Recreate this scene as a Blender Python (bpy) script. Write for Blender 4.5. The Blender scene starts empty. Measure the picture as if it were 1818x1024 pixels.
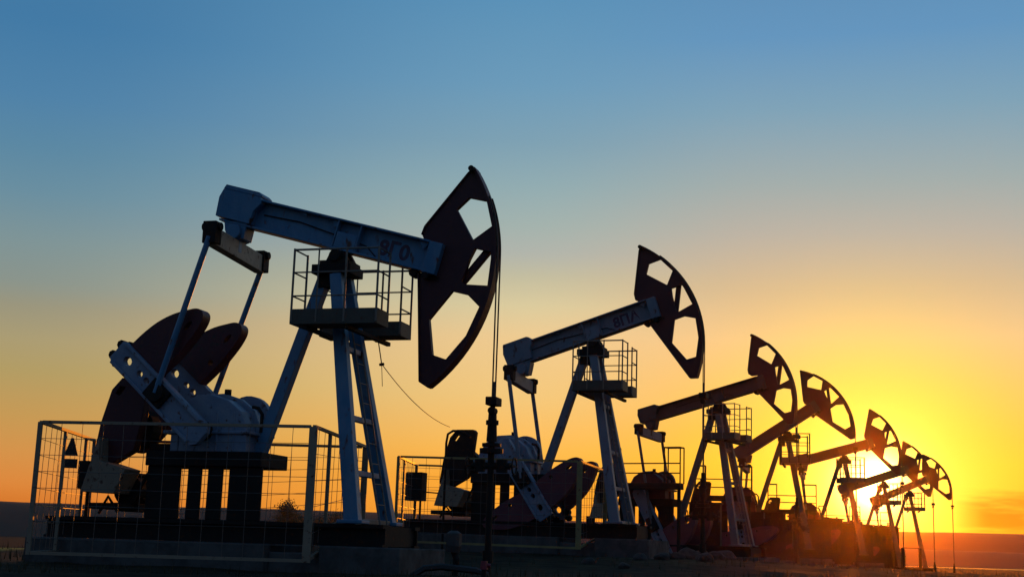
import bpy, bmesh, math, random
from mathutils import Vector, Matrix, noise
from math import sin, cos, radians as RAD, pi
random.seed(7)
S = bpy.context.scene
COL = S.collection

# ------------------------------------------------------------------ materials
def new_mat(name):
    m = bpy.data.materials.new(name); m.use_nodes = True
    nt = m.node_tree
    b = nt.nodes['Principled BSDF']
    return m, nt, b

def paint(name, base, worn, rough=.5, metal=0., scale=3., amount=.5, rust=None, streak=1., spec=.5):
    """painted or bare surface: base colour, chalky / dirty patches of `worn`, optional rust spots, fine bump"""
    m, nt, b = new_mat(name); N = nt.nodes; L = nt.links
    tc = N.new('ShaderNodeTexCoord'); mp = N.new('ShaderNodeMapping')
    mp.inputs['Scale'].default_value = (1, 1, streak)
    L.new(tc.outputs['Object'], mp.inputs['Vector'])
    n1 = N.new('ShaderNodeTexNoise'); n1.inputs['Scale'].default_value = scale; n1.inputs['Detail'].default_value = 8
    n1.inputs['Roughness'].default_value = .65
    L.new(mp.outputs[0], n1.inputs['Vector'])
    r1 = N.new('ShaderNodeValToRGB'); r1.color_ramp.elements[0].position = .42; r1.color_ramp.elements[1].position = .68
    r1.color_ramp.elements[1].color = (amount, amount, amount, 1); r1.color_ramp.elements[0].color = (0, 0, 0, 1)
    L.new(n1.outputs['Fac'], r1.inputs[0])
    mx = N.new('ShaderNodeMix'); mx.data_type = 'RGBA'
    mx.inputs[6].default_value = (*base, 1); mx.inputs[7].default_value = (*worn, 1)
    L.new(r1.outputs[0], mx.inputs[0]); out = mx.outputs[2]
    if rust:
        n2 = N.new('ShaderNodeTexNoise'); n2.inputs['Scale'].default_value = scale * 3.7; n2.inputs['Detail'].default_value = 6
        L.new(mp.outputs[0], n2.inputs['Vector'])
        r2 = N.new('ShaderNodeValToRGB'); r2.color_ramp.elements[0].position = .60; r2.color_ramp.elements[1].position = .70
        L.new(n2.outputs['Fac'], r2.inputs[0])
        m2 = N.new('ShaderNodeMix'); m2.data_type = 'RGBA'; m2.inputs[7].default_value = (*rust, 1)
        L.new(r2.outputs[0], m2.inputs[0]); L.new(out, m2.inputs[6]); out = m2.outputs[2]
    L.new(out, b.inputs['Base Color'])
    b.inputs['Roughness'].default_value = rough; b.inputs['Metallic'].default_value = metal; b.inputs['Specular IOR Level'].default_value = spec
    n3 = N.new('ShaderNodeTexNoise'); n3.inputs['Scale'].default_value = scale * 9; n3.inputs['Detail'].default_value = 5
    L.new(tc.outputs['Object'], n3.inputs['Vector'])
    bp = N.new('ShaderNodeBump'); bp.inputs['Strength'].default_value = .25; bp.inputs['Distance'].default_value = .02
    L.new(n3.outputs['Fac'], bp.inputs['Height']); L.new(bp.outputs[0], b.inputs['Normal'])
    return m

RUST = (.10, .035, .015)
M = dict(
    blue=paint('blue_paint', (.045, .185, .33), (.13, .26, .38), .45, 0, 2.2, .8, RUST, .5),
    slate=paint('slate_paint', (.15, .185, .235), (.25, .27, .30), .5, 0, 2.2, .6, RUST, .5),
    pale=paint('pale_blue_paint', (.17, .225, .32), (.30, .33, .38), .5, 0, 2.6, .8, RUST, 1),
    wine=paint('wine_paint', (.060, .006, .012), (.085, .012, .018), .55, 0, 2.5, .6, None, 1),
    deck=paint('deck_paint', (.085, .075, .055), (.06, .05, .035), .6, 0, 3, .8, RUST, 1),
    weight=paint('dark_red_paint', (.085, .006, .014), (.045, .006, .012), .5, 0, 2.2, .9, (.03, .012, .01), 1),
    maroon=paint('maroon_paint', (.13, .030, .045), (.16, .05, .06), .6, 0, 2.5, .6, None, 1),
    ash=paint('ash_grey_paint', (.095, .093, .10), (.14, .13, .125), .6, 0, 2.5, .7, RUST, 1),
    iron=paint('iron_grey_paint', (.05, .046, .046), (.07, .06, .055), .6, 0, 2.5, .7, RUST, 1),
    tan=paint('tan_paint', (.52, .42, .29), (.36, .28, .19), .6, 0, 3, .8, RUST, 1),
    dark=paint('dark_steel', (.014, .013, .013), (.026, .022, .019), .7, 0, 3, .7, (.05, .02, .01), 1, .2),
    grey=paint('grey_steel', (.19, .16, .13), (.25, .21, .17), .6, 0, 3, .6, RUST, 1),
    yellow=paint('yellow_paint', (.30, .235, .085), (.2, .16, .08), .55, 0, 3, .7, RUST, 1),
    frame=paint('weathered_frame_paint', (.27, .20, .135), (.34, .26, .18), .6, 0, 3, .6, RUST, 1),
    wire=paint('wire_steel', (.13, .12, .11), (.2, .17, .13), .45, .6, 5, .5, None, 1),
    rope=paint('wire_rope', (.06, .055, .05), (.1, .09, .08), .5, .6, 20, .5, None, 1),
    concrete=paint('concrete', (.12, .115, .108), (.045, .043, .041), .95, 0, 2, .9, None, 1, .15),
    red=paint('red_paint', (.22, .012, .025), (.12, .012, .02), .5, 0, 4, .5, None, 1),
    white=paint('white_paint', (.6, .58, .54), (.4, .38, .34), .6, 0, 4, .6, None, 1),
    black=paint('black_paint', (.02, .02, .02), (.04, .04, .04), .6, 0, 4, .6, None, 1),
    number=paint('dark_red_lettering', (.09, .03, .06), (.05, .07, .12), .6, 0, 9, .9, None, 1),
    bark=paint('bark', (.07, .05, .035), (.04, .03, .02), .9, 0, 6, .8, None, 1),
    leaf=paint('leaves', (.05, .07, .02), (.09, .08, .03), .7, 0, 2, .8, None, 1),
    stone=paint('stone', (.06, .053, .046), (.03, .027, .024), .95, 0, 4, .9, None, 1),
    grassy=paint('dry_grass', (.05, .042, .016), (.03, .033, .012), .9, 0, .5, .9, None, 1),
    earth=paint('heaped_earth', (.07, .05, .035), (.04, .03, .02), .95, 0, 1.2, .9, None, 1),
    hill=paint('far_hill', (.04, .032, .018), (.026, .026, .012), .95, 0, .012, .9, None, 1),
)

# ------------------------------------------------------------------ mesh builder
class MB:
    def __init__(s): s.v = []; s.f = []
    def add(s, vs, fs):
        o = len(s.v); s.v += [tuple(p) for p in vs]; s.f += [tuple(i + o for i in f) for f in fs]; return s
    def box(s, x0, x1, y0, y1, z0, z1):
        vs = [(x, y, z) for z in (z0, z1) for y in (y0, y1) for x in (x0, x1)]
        return s.add(vs, [(0, 2, 3, 1), (4, 5, 7, 6), (0, 1, 5, 4), (2, 6, 7, 3), (0, 4, 6, 2), (1, 3, 7, 5)])
    def bar(s, p, q, w, h, side=(0, 1, 0), w2=None, h2=None):
        """rectangular bar from p to q; w along `side`, h across"""
        p, q = Vector(p), Vector(q); d = (q - p).normalized()
        a = Vector(side); a = (a - d * a.dot(d)).normalized(); b = d.cross(a)
        w2 = w if w2 is None else w2; h2 = h if h2 is None else h2
        vs = []
        for c, ww, hh in ((p, w, h), (q, w2, h2)):
            for i, j in ((-1, -1), (1, -1), (1, 1), (-1, 1)): vs.append(c + a * (i * ww / 2) + b * (j * hh / 2))
        return s.add(vs, [(3, 2, 1, 0), (4, 5, 6, 7), (0, 1, 5, 4), (1, 2, 6, 5), (2, 3, 7, 6), (3, 0, 4, 7)])
    def tube(s, pts, r, n=8, cap=True):
        pts = [Vector(p) for p in pts]; rs = r if isinstance(r, (list, tuple)) else [r] * len(pts)
        ref = None; vs = []
        for i, p in enumerate(pts):
            d = (pts[min(i + 1, len(pts) - 1)] - pts[max(i - 1, 0)]).normalized()
            if ref is None: ref = d.orthogonal().normalized()
            a = (ref - d * ref.dot(d)).normalized(); ref = a; b = d.cross(a)
            for k in range(n):
                t = 2 * pi * k / n; vs.append(p + (a * cos(t) + b * sin(t)) * rs[i])
        fs = [(i * n + k, i * n + (k + 1) % n, (i + 1) * n + (k + 1) % n, (i + 1) * n + k) for i in range(len(pts) - 1) for k in range(n)]
        if cap: fs += [tuple(range(n - 1, -1, -1)), tuple((len(pts) - 1) * n + k for k in range(n))]
        return s.add(vs, fs)
    def prism(s, poly, y0, y1, holes=()):
        """polygon in the x-z plane (with holes) extruded from y0 to y1"""
        cu = bpy.data.curves.new('outline', 'CURVE'); cu.dimensions = '2D'; cu.fill_mode = 'BOTH'; cu.extrude = abs(y1 - y0) / 2
        for pl in [poly] + list(holes):
            sp = cu.splines.new('POLY'); sp.points.add(len(pl) - 1); sp.use_cyclic_u = True
            for pt, (x, z) in zip(sp.points, pl): pt.co = (x, z, 0, 1)
        ob = bpy.data.objects.new('outline', cu); COL.objects.link(ob)
        dg = bpy.context.evaluated_depsgraph_get(); dg.update()
        me = bpy.data.meshes.new_from_object(ob.evaluated_get(dg)); ym = (y0 + y1) / 2
        s.add([(v.co.x, ym - v.co.z, v.co.y) for v in me.vertices], [tuple(p.vertices) for p in me.polygons])
        bpy.data.objects.remove(ob); bpy.data.curves.remove(cu); bpy.data.meshes.remove(me); return s
    def xform(s, fn): s.v = [tuple(fn(Vector(p))) for p in s.v]; return s
    def build(s, name, mat, parent=None, bevel=0, smooth=False):
        me = bpy.data.meshes.new(name); me.from_pydata(s.v, [], s.f)
        bm = bmesh.new(); bm.from_mesh(me); bmesh.ops.remove_doubles(bm, verts=bm.verts, dist=1e-5)
        bmesh.ops.recalc_face_normals(bm, faces=bm.faces); bm.to_mesh(me); bm.free()
        if smooth:
            for p in me.polygons: p.use_smooth = True
        me.materials.append(mat)
        o = bpy.data.objects.new(name, me); COL.objects.link(o)
        if parent: o.parent = parent
        if bevel:
            md = o.modifiers.new('edge', 'BEVEL'); md.width = bevel; md.segments = 2; md.limit_method = 'ANGLE'; md.angle_limit = RAD(40)
        return o

def tag(o, label, cat, group=None):
    o['label'] = label; o['category'] = cat
    if group: o['group'] = group
    return o
def empty(name, loc, rz=0, label=None, cat=None, group=None):
    o = bpy.data.objects.new(name, None); COL.objects.link(o); o.location = loc; o.rotation_euler = (0, 0, rz)
    o.empty_display_size = .3
    if label: tag(o, label, cat, group)
    return o

# ------------------------------------------------------------------ terrain
PADS = [(-2.86, 22.0, -.45), (-5.5, 22.5, -.42), (2.07, 33.35, -.09), (-1.5, 34, -.06), (7.3, 46.8, -.40), (5, 47.5, -.30), (11.6, 56.3, -.38),
        (16.66, 67.2, -.49), (22.05, 79.7, -1.0), (27.3, 92.2, -1.08), (0, 21.2, -.40), (3.6, 31.5, -.12), (5.2, 40, -.10), (-14, 30, -.55),
        (-10, 21, -.46), (15, 30, -.75), (30, 60, -1.1), (-20, 60, -.9), (0, 60, -.7), (0, 8, -1.3), (-8, 10, -1.3), (8, 10, -1.3), (0, -10, -1.5),
        (40, 100, -1.25), (-30, 20, -.9), (25, 20, -1.2), (6.2, 43.2, -.10), (-12, 26, -.48)]
FARZ = -.47
def ground_z(x, y):
    a = b = 0.
    for px, py, pz in PADS:
        w = 1 / ((x - px) ** 2 + (y - py) ** 2 + 1.2) ** 1.6; a += w * pz; b += w
    w = 1 / 60. ** 3.2 * 3; a += w * -1.25; b += w
    r = math.hypot(x, y)
    z = a / b
    if r < 140: z += (noise.noise(Vector((x * .55, y * .55, 0))) * .035 + noise.noise(Vector((x * 1.7, y * 1.7, 5))) * .02) * (1 if y > 3 else .5)
    far = min(1, max(0, (r - 98) / 45)); far = far * far * (3 - 2 * far); z = z * (1 - far) + FARZ * far
    return z

def make_ground():
    rad = [0, 3, 6, 9, 12, 14, 16, 17]; r = 17.
    while r < 60: r += .33; rad.append(r)
    while r < 130: r *= 1.015; rad.append(r)
    while r < 3000: r *= 1.1; rad.append(r)
    fine = [RAD(-32 + 64 * i / 260) for i in range(261)]
    coarse = [RAD(32 + 296 * i / 74) for i in range(1, 74)]
    az = fine + coarse; n = len(az); vs = []; fs = []
    for q in rad[1:]:
        for t in az: vs.append((q * sin(t), q * cos(t), ground_z(q * sin(t), q * cos(t))))
    for i in range(len(rad) - 2):
        for k in range(n): fs.append((i * n + k, (i + 1) * n + k, (i + 1) * n + (k + 1) % n, i * n + (k + 1) % n))
    vs.append((0, 0, ground_z(0, 0))); c = len(vs) - 1
    fs += [(c, k, (k + 1) % n) for k in range(n)]
    mb = MB(); mb.add(vs, fs)
    m, nt, b = new_mat('soil'); N = nt.nodes; L = nt.links
    tc = N.new('ShaderNodeTexCoord')
    n1 = N.new('ShaderNodeTexNoise'); n1.inputs['Scale'].default_value = .09; n1.inputs['Detail'].default_value = 9; n1.inputs['Roughness'].default_value = .7
    n2 = N.new('ShaderNodeTexNoise'); n2.inputs['Scale'].default_value = 2.3; n2.inputs['Detail'].default_value = 8
    for q in (n1, n2): L.new(tc.outputs['Object'], q.inputs['Vector'])
    r1 = N.new('ShaderNodeValToRGB'); e = r1.color_ramp.elements
    e[0].position = .38; e[0].color = (.028, .024, .018, 1); e[1].position = .62; e[1].color = (.042, .038, .018, 1)
    L.new(n1.outputs['Fac'], r1.inputs[0])
    r2 = N.new('ShaderNodeValToRGB'); e = r2.color_ramp.elements
    e[0].position = .35; e[0].color = (.45, .45, .45, 1); e[1].position = .7; e[1].color = (1.25, 1.2, 1.1, 1)
    L.new(n2.outputs['Fac'], r2.inputs[0])
    mx = N.new('ShaderNodeMix'); mx.data_type = 'RGBA'; mx.blend_type = 'MULTIPLY'; mx.inputs[0].default_value = 1
    # dry grass beyond the left fence, its sunlit brightness painted in as straw colour
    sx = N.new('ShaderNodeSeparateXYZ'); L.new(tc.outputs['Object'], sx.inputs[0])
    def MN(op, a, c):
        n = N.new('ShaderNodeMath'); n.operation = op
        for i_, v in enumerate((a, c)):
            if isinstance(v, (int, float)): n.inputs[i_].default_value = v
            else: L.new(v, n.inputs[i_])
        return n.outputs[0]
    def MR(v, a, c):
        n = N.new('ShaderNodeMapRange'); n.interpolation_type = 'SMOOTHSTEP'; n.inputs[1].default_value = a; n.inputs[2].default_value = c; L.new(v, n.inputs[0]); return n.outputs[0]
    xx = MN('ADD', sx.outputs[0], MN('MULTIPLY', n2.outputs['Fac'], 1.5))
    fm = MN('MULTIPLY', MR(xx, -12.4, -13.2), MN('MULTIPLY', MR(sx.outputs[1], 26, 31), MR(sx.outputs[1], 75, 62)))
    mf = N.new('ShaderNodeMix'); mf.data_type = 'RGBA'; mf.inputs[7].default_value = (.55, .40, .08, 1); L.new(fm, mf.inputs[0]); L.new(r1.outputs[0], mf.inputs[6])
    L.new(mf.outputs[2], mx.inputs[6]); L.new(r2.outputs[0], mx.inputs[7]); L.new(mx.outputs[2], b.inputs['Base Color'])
    b.inputs['Roughness'].default_value = .95; b.inputs['Specular IOR Level'].default_value = .08
    bp = N.new('ShaderNodeBump'); bp.inputs['Strength'].default_value = .7; bp.inputs['Distance'].default_value = .08
    L.new(n2.outputs['Fac'], bp.inputs['Height']); L.new(bp.outputs[0], b.inputs['Normal'])
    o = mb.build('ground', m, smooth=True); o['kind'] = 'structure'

def make_hills(name, dist, h, a0, a1, depth, seed, fade=0):
    n = 160; prof = [(0, 0), (.1, .25), (.22, .6), (.36, .86), (.5, 1), (.66, .97), (.8, .6), (1, 0)]
    mb = MB(); vs = []
    for i in range(n + 1):
        t = a0 + (a1 - a0) * i / n
        hh = h(math.degrees(t)) * (1 + .05 * noise.noise(Vector((t * 9, seed, 0))) + .018 * noise.noise(Vector((t * 60, seed, 3))) + .008 * noise.noise(Vector((t * 260, seed, 9))))
        for u, k in prof:
            r = dist + (u - .5) * depth * (1 + .15 * noise.noise(Vector((t * 7, u, seed))))
            vs.append((r * sin(t), r * cos(t), -.9 + (hh + .9) * k))
    m = len(prof)
    fs = [(i * m + j, (i + 1) * m + j, (i + 1) * m + j + 1, i * m + j + 1) for i in range(n) for j in range(m - 1)]
    fs += [tuple(range(m)), tuple(n * m + j for j in range(m))]
    mb.add(vs, fs); o = mb.build(name, M['hill'], smooth=True); o['kind'] = 'structure'

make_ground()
HD = 330
def ridge(d):   # height of the long low ridge in metres, by azimuth
    return HD * math.tan(RAD(1.22 + .12 * math.exp(-((d + 6) / 9) ** 2)))
make_hills('hills', HD, ridge, RAD(-62), RAD(62), 120, 2.)
make_hills('hills', 235, lambda d: 235 * math.tan(RAD(.52)) * min(1, max(.05, (d - 4) / 10)) * min(1, max(.05, (50 - d) / 12)), RAD(2), RAD(50), 50, 8.)
# reflecting sheet added on the right for the brightness of a low-lit strip
mb = MB(); vs = []; n = 40
for i in range(n + 1):
    t = RAD(15.2 + (40 - 15.2) * i / n); w = min(1, i / 5, (n - i) / 5)
    ra = 165 - 12 * w + 3 * noise.noise(Vector((i * .4, 0, 0))); rb = 167 + 26 * w + 5 * noise.noise(Vector((i * .3, 4, 0)))
    vs += [(ra * sin(t), ra * cos(t), -.452), (rb * sin(t), rb * cos(t), -.452)]
mb.add(vs, [(2 * i, 2 * i + 1, 2 * i + 3, 2 * i + 2) for i in range(n)])
m, nt, b = new_mat('bright_strip_sheet'); b.inputs['Base Color'].default_value = (.03, .035, .04, 1); b.inputs['Roughness'].default_value = .12
N = nt.nodes; nz = N.new('ShaderNodeTexNoise'); nz.inputs['Scale'].default_value = 1.2; tc = N.new('ShaderNodeTexCoord'); bp = N.new('ShaderNodeBump')
bp.inputs['Strength'].default_value = .15; nt.links.new(tc.outputs['Object'], nz.inputs['Vector']); nt.links.new(nz.outputs['Fac'], bp.inputs['Height']); nt.links.new(bp.outputs[0], b.inputs['Normal'])
o = mb.build('bright_strip_sheet', m); o['kind'] = 'structure'

# ------------------------------------------------------------------ pump jack
TB = RAD(14.8)
def to_beam(x, z):
    x -= .05; z -= 5.1
    return (x * cos(TB) - z * sin(TB), x * sin(TB) + z * cos(TB))
HEAD = [(2.25, 6.47), (1.53, 5.59), (1.48, 5.45), (1.52, 5.36), (1.72, 5.28), (1.72, 4.86), (1.45, 4.80), (1.55, 3.04), (1.61, 3.02)]
HOLES = [[(2.03, 5.85), (2.19, 6.02), (2.47, 5.95), (2.57, 5.54), (2.29, 5.33)],
         [(2.33, 5.20), (2.57, 5.13), (2.57, 5.02), (2.53, 4.60), (2.2, 4.62), (2.15, 4.66), (2.26, 5.03)],
         [(2.02, 4.51), (2.23, 4.46), (2.41, 4.27), (2.21, 3.82), (1.9, 3.46), (1.69, 3.52), (1.66, 4.05)]]
WING = [(1.84, .22), (1.80, .57), (1.73, .87), (1.61, 1.15), (1.45, 1.39), (1.37, 1.49), (1.29, 1.535), (1.21, 1.52), (1.15, 1.44), (1.11, 1.30), (1.085, 1.1), (1.075, .8), (1.09, .5), (1.12, .22)]
def rounded(pl, n=4):
    """closed spline through the outline points; the straight root stays straight"""
    o = []; m = len(pl)
    for i in range(m):
        p0, p1, p2, p3 = [Vector(pl[(i + k) % m]) for k in (-1, 0, 1, 2)]
        if i == m - 1: o.append(tuple(p1)); continue
        if i == 0: p0 = p1 * 2 - p2
        if i == m - 2: p3 = p2 * 2 - p1
        for j in range(n):
            t = j / n; o.append(tuple(.5 * ((2 * p1) + (p2 - p0) * t + (2 * p0 - 5 * p1 + 4 * p2 - p3) * t * t + (3 * p1 - p0 - 3 * p2 + p3) * t ** 3)))
    return o
WING = [(x, z if z < .3 else .22 + (z - .22) * .94) for x, z in rounded(WING)]

def pump(loc, yaw, tilt, crank, label, aT=.817, aB=-.657, mx=0., ee=0., tl=1., plat=1., colors=('blue', 'blue', 'pale'), number=None,
         rich=True, low_left=(False, True), gear_platform=False, twist=0.14, rodz=None, rear=(0, 0), clen=1., jb=(-4.25, -4.05), gshift=0., osh=(0, 0), gcol=None):
    """crank: degrees of the crank arm from +x; z of `loc` is where the feet of a standard mast would have their zero"""
    root = empty('pump_jack', (loc[0], loc[1], loc[2] - mx), -RAD(yaw), label, 'pump jack', 'pump jacks standing in a row')
    cb, cm, cc = colors; Z = mx                                   # everything above the skid is lifted by mx
    bv = .012 if rich else 0
    def P(name, mb, mat, parent=root, bevel=bv, lift=True, smooth=False):
        if lift and Z: mb.xform(lambda p: p + Vector((0, 0, Z)))
        return mb.build(name, M[mat], parent, bevel, smooth)
    t = RAD(tilt); ct, st = cos(t), sin(t)
    def BX(p): return Vector((.05 + p[0] * ct - p[2] * st, p[1], 5.1 + p[0] * st + p[2] * ct))
    bd = 1. if cb != 'iron' else .9
    def BB(p): return BX((p[0], p[1], .115 + (p[2] - .115) * bd))
    # --- walking beam: plated I section with stiffeners, ballast box at the tail, connection plate at the head
    xt = -2.43 * tl; xe = 1.50 + ee
    b = MB()
    b.box(xt + .1, xe, -.17, .17, .60, .635); b.box(xt + .1, xe, -.17, .17, .115, .15); b.box(xt + .1, xe, -.014, .014, .15, .60)
    for x in (-.16, .26): b.box(x - .012, x + .012, -.165, .165, .15, .60)
    b.box(-.14, .24, -.155, -.135, .15, .42); b.box(-.14, .24, .135, .155, .15, .42)
    P('walking_beam', b.xform(BB), cb)
    beam = root.children[-1] if False else [c for c in COL.objects if c.parent == root][-1]
    b = MB(); b.prism([(xt - .01, .50), (xt + .03, .66), (xt + .76, .66), (xt + .80, .55), (xt + .70, .40), (xt + .70, .172), (xt + .03, .172)], -.20, .20)
    P('tail_box', b.xform(BB), cb, beam)
    b = MB(); b.prism([(xt + .02, .663), (xt + .05, .74), (xt + .70, .74), (xt + .77, .70), (xt + .77, .663)], -.19, .21); P('ballast_plate', b.xform(BB), cb, beam)
    b = MB(); b.box(xe + .002, xe + .24, -.185, .185, .10, .625); P('end_plate', b.xform(BB), cb, beam)
    if rich:
        for pl in ([(xe - .22, .598), (xe - .02, .598), (xe - .10, .46)], [(-.30, .598), (-.18, .598), (-.18, .50), (-.26, .47)], [(-.95, .598), (-.80, .598), (-.80, .53)]):
            b = MB(); b.prism(pl, -.09, -.07); P('gusset_plate', b.xform(BB), cb, beam)
        b = MB(); b.tube([(-1.6, -.03, .40), (-.9, -.04, .43), (-.5, -.035, .39), (-.18, -.05, .36), (.4, -.05, .30), (.62, -.06, .16)], .011, 6)
        P('conduit', b.xform(BB), 'dark', beam, 0)
    if number:
        cu = bpy.data.curves.new('txt', 'FONT'); cu.body = number; cu.size = .35; cu.extrude = .002; cu.space_character = 1.02; cu.offset = .012
        ob = bpy.data.objects.new('txt', cu); COL.objects.link(ob); dg = bpy.context.evaluated_depsgraph_get(); dg.update()
        me = bpy.data.meshes.new_from_object(ob.evaluated_get(dg)); b = MB()
        b.add([(.60 + v.co.x, -.017 - v.co.z, .235 + v.co.y) for v in me.vertices], [tuple(p.vertices) for p in me.polygons])
        bpy.data.objects.remove(ob); P('painted_number', b.xform(BX), 'number', beam, 0)
    # --- horse head: web with lightening holes, curved front track, edge flanges, diagonal brace
    def hp(p):
        x, z = to_beam(*p); a = math.atan2(z, x); r = math.hypot(x, z)
        a2 = a * (aT / .817) if a > 0 else a * (aB / -.657)
        k = 1 + max(0, 1 - (r - 1.4) / 1.0) * ee * .35
        return (r * k * cos(a2), r * k * sin(a2))
    def wide(p):                                                   # the openings run close up to the front track
        r = math.hypot(*p); k = 1 + max(0, min(1, (r - 2.0) / .4)) * .095 / r
        return (p[0] * k, p[1] * k)
    back = [hp(p) for p in HEAD]; R = 2.72
    arc = [(R * cos(aB + (aT - aB) * i / 28), R * sin(aB + (aT - aB) * i / 28)) for i in range(29)]
    ol = [(q * .985, w * .985) for q, w in arc] + back
    b = MB(); b.prism(ol, -.05, .05, [[wide(hp(p)) for p in h] for h in HOLES])
    head = P('horse_head', b.xform(BX), 'wine')
    b = MB()
    for i in range(28):
        (x0, z0), (x1, z1) = arc[i], arc[i + 1]; k = .984
        vs = [(x0 * k, -.13, z0 * k), (x0, -.13, z0), (x1, -.13, z1), (x1 * k, -.13, z1 * k), (x0 * k, .13, z0 * k), (x0, .13, z0), (x1, .13, z1), (x1 * k, .13, z1 * k)]
        b.add(vs, [(1, 2, 6, 5), (0, 4, 7, 3), (0, 3, 2, 1), (4, 5, 6, 7)] + ([(0, 1, 5, 4)] if i == 0 else []) + ([(3, 7, 6, 2)] if i == 27 else []))
    P('front_track', b.xform(BX), 'wine', head, 0)
    b = MB(); q = [Vector((x, 0, z)) for x, z in back]
    for i in (0, 1): b.bar(q[i], q[i + 1], .17, .022, (0, 1, 0))
    b.bar(q[6], q[7], .17, .022, (0, 1, 0)); b.bar(q[7], Vector((arc[0][0], 0, arc[0][1])), .17, .022, (0, 1, 0))
    b.bar((arc[28][0] * .99, 0, arc[28][1] * .99), q[0], .17, .022, (0, 1, 0))
    P('edge_flange', b.xform(BX), 'wine', head, 0)
    p0, p1 = hp((2.05, 4.55)), hp((2.63, 5.25))
    b = MB(); b.bar((p0[0], .11, p0[1]), (p1[0], .11, p1[1]), .10, .12, (0, 1, 0)); P('diagonal_brace', b.xform(BX), 'wine', head)
    b = MB(); pt = hp((2.32, 6.5)); b.tube([(pt[0], -.2, pt[1]), (pt[0], .2, pt[1])], .05, 10); P('locking_pin', b.xform(BX), 'dark', head, 0)
    b = MB(); b.tube([(xe + .1, -.22, .05), (xe + .1, .22, .05)], .06, 10); b.box(xe - .12, xe + .3, -.05, .05, .02, .09); b.tube([(xe - .16, -.1, .06), (xe - .16, .1, .06)], .07, 10)
    P('hinge_pin', b.xform(BX), 'dark', head, 0)
    # --- bridle ropes, carrier bar and polished rod
    a0 = 0.; best = None
    for i in range(200):
        a = aB + (aT - aB) * i / 199; x = .05 + (R + .012) * cos(a + t)
        if best is None or x > best[0]: best = (x, a)
    a_tan = max(aB, min(aT, -t)); tx = BX((R * cos(a_tan), 0, R * sin(a_tan)))
    low = BX((R * cos(aB), 0, R * sin(aB))).z
    cz = rodz if rodz else max(2.55, low - .45)
    for s in (-.09, .09):
        b = MB(); pts = [BX(((R + .014) * cos(a), s, (R + .014) * sin(a))) for a in [aT * .75 + (a_tan - aT * .75) * i / 16 for i in range(17)]]
        pts.append(Vector((tx.x + .01, s * .9, cz))); b.tube(pts, .014 if rich else .018, 6); P('bridle_rope', b, 'rope', bevel=0)
    b = MB(); b.box(tx.x - .08, tx.x + .1, -.16, .16, cz - .06, cz + .07); b.tube([(tx.x, -.1, cz - .14), (tx.x, .1, cz - .14)], .06, 10); carrier = P('carrier_bar', b, 'dark')
    b = MB(); b.tube([(tx.x + .01, 0, cz + .32), (tx.x + .01, 0, (1.9 if rich else .9) - Z)], .02 if rich else .026, 8); P('polished_rod', b, 'rope', bevel=0)
    # --- saddle bearing and mast
    b = MB(); b.box(-.22, .30, -.26, .26, 4.96, 5.03); b.tube([(.05, -.30, 5.1), (.05, .30, 5.1)], .10, 14)
    b.prism([(-.14, 5.031), (.26, 5.031), (.16, 5.2), (-.06, 5.2)], -.2, -.08); b.prism([(-.14, 5.031), (.26, 5.031), (.16, 5.2), (-.06, 5.2)], .08, .2)
    P('saddle_bearing', b, 'dark')
    b = MB(); b.box(-.34, .34, -.30, .30, 4.80, 4.957); b.box(-.30, -.06, -.14, .14, 4.6, 4.797); P('mast_cap', b, 'dark')
    fz = .76 - Z                                                   # feet reach down to the skid
    fx = .82 + Z * .18
    for s in (-1, 1):
        b = MB(); b.bar((.08, s * .21, 4.80), (fx, s * .75, fz + .01), .16, .20, (0, 1, 0), .18, .245)
        b.bar((fx, s * .75, fz + .06), (fx, s * .75, fz + .005), .34, .42, (0, 1, 0)); P('mast_leg', b, cm)
    b = MB(); b.bar((-.20, 0, 4.82), (-1.56 - Z * .3, 0, fz), .20, .19, (0, 1, 0)); P('mast_leg', b, cm)
    for z in ((1.55, 2.42, 3.55) if Z < .2 else (1.2, 2.42, 3.55)):
        k = (4.80 - z) / (4.80 - fz); x = .08 + (fx - .08) * k; y = .21 + .54 * k
        b = MB(); b.bar((x + .03, -y + .10, z), (x + .03, y - .10, z), .09, .09, (1, 0, 0)); P('cross_brace', b, cm)
    b = MB(); b.bar((fx + .05, -.6, fz + .045), (fx + .05, .6, fz + .045), .10, .08, (1, 0, 0)); P('foot_sill', b, 'grey')
    b = MB()
    if rich:
        for s in (-.16, .16): b.tube([(.30, .15 + s, 4.0), (.98 + Z * .15, .15 + s, fz)], .016, 6)
        n = 11
        for i in range(n):
            k = i / (n - 1); x = .30 + .68 * k; z = 4.0 + (fz - 4.0) * k; b.tube([(x, -.01, z), (x, .31, z)], .010, 5)
        P('ladder', b, 'grey', bevel=0)
    # --- two service platforms with guard rails
    for y, x0, x1, zf, d in ((-1.0, -.34, 1.14, 3.84, -1), (1.0, -.49, .98, 3.88, 1)):
        x0 = .35 + (x0 - .35) * plat; x1 = .35 + (x1 - .35) * plat; w = .50
        ya, yb = (y, y + w) if d < 0 else (y - w, y)
        b = MB(); b.box(x0, x1, ya, yb, zf, zf + .03); b.box(x0, x1, ya, ya + .02, zf + .03, zf + .24); b.box(x0, x1, yb - .02, yb, zf + .03, zf + .24)
        b.box(x0, x0 + .02, ya + .021, yb - .021, zf + .03, zf + .24); b.box(x1 - .02, x1, ya + .021, yb - .021, zf + .03, zf + .24)
        pf = P('service_platform', b, 'deck' if rich else 'iron', bevel=0)
        b = MB(); yo = ya if d < 0 else yb; yi = yb if d < 0 else ya; top = zf + 1.22; r = .017 if rich else .02
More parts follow.
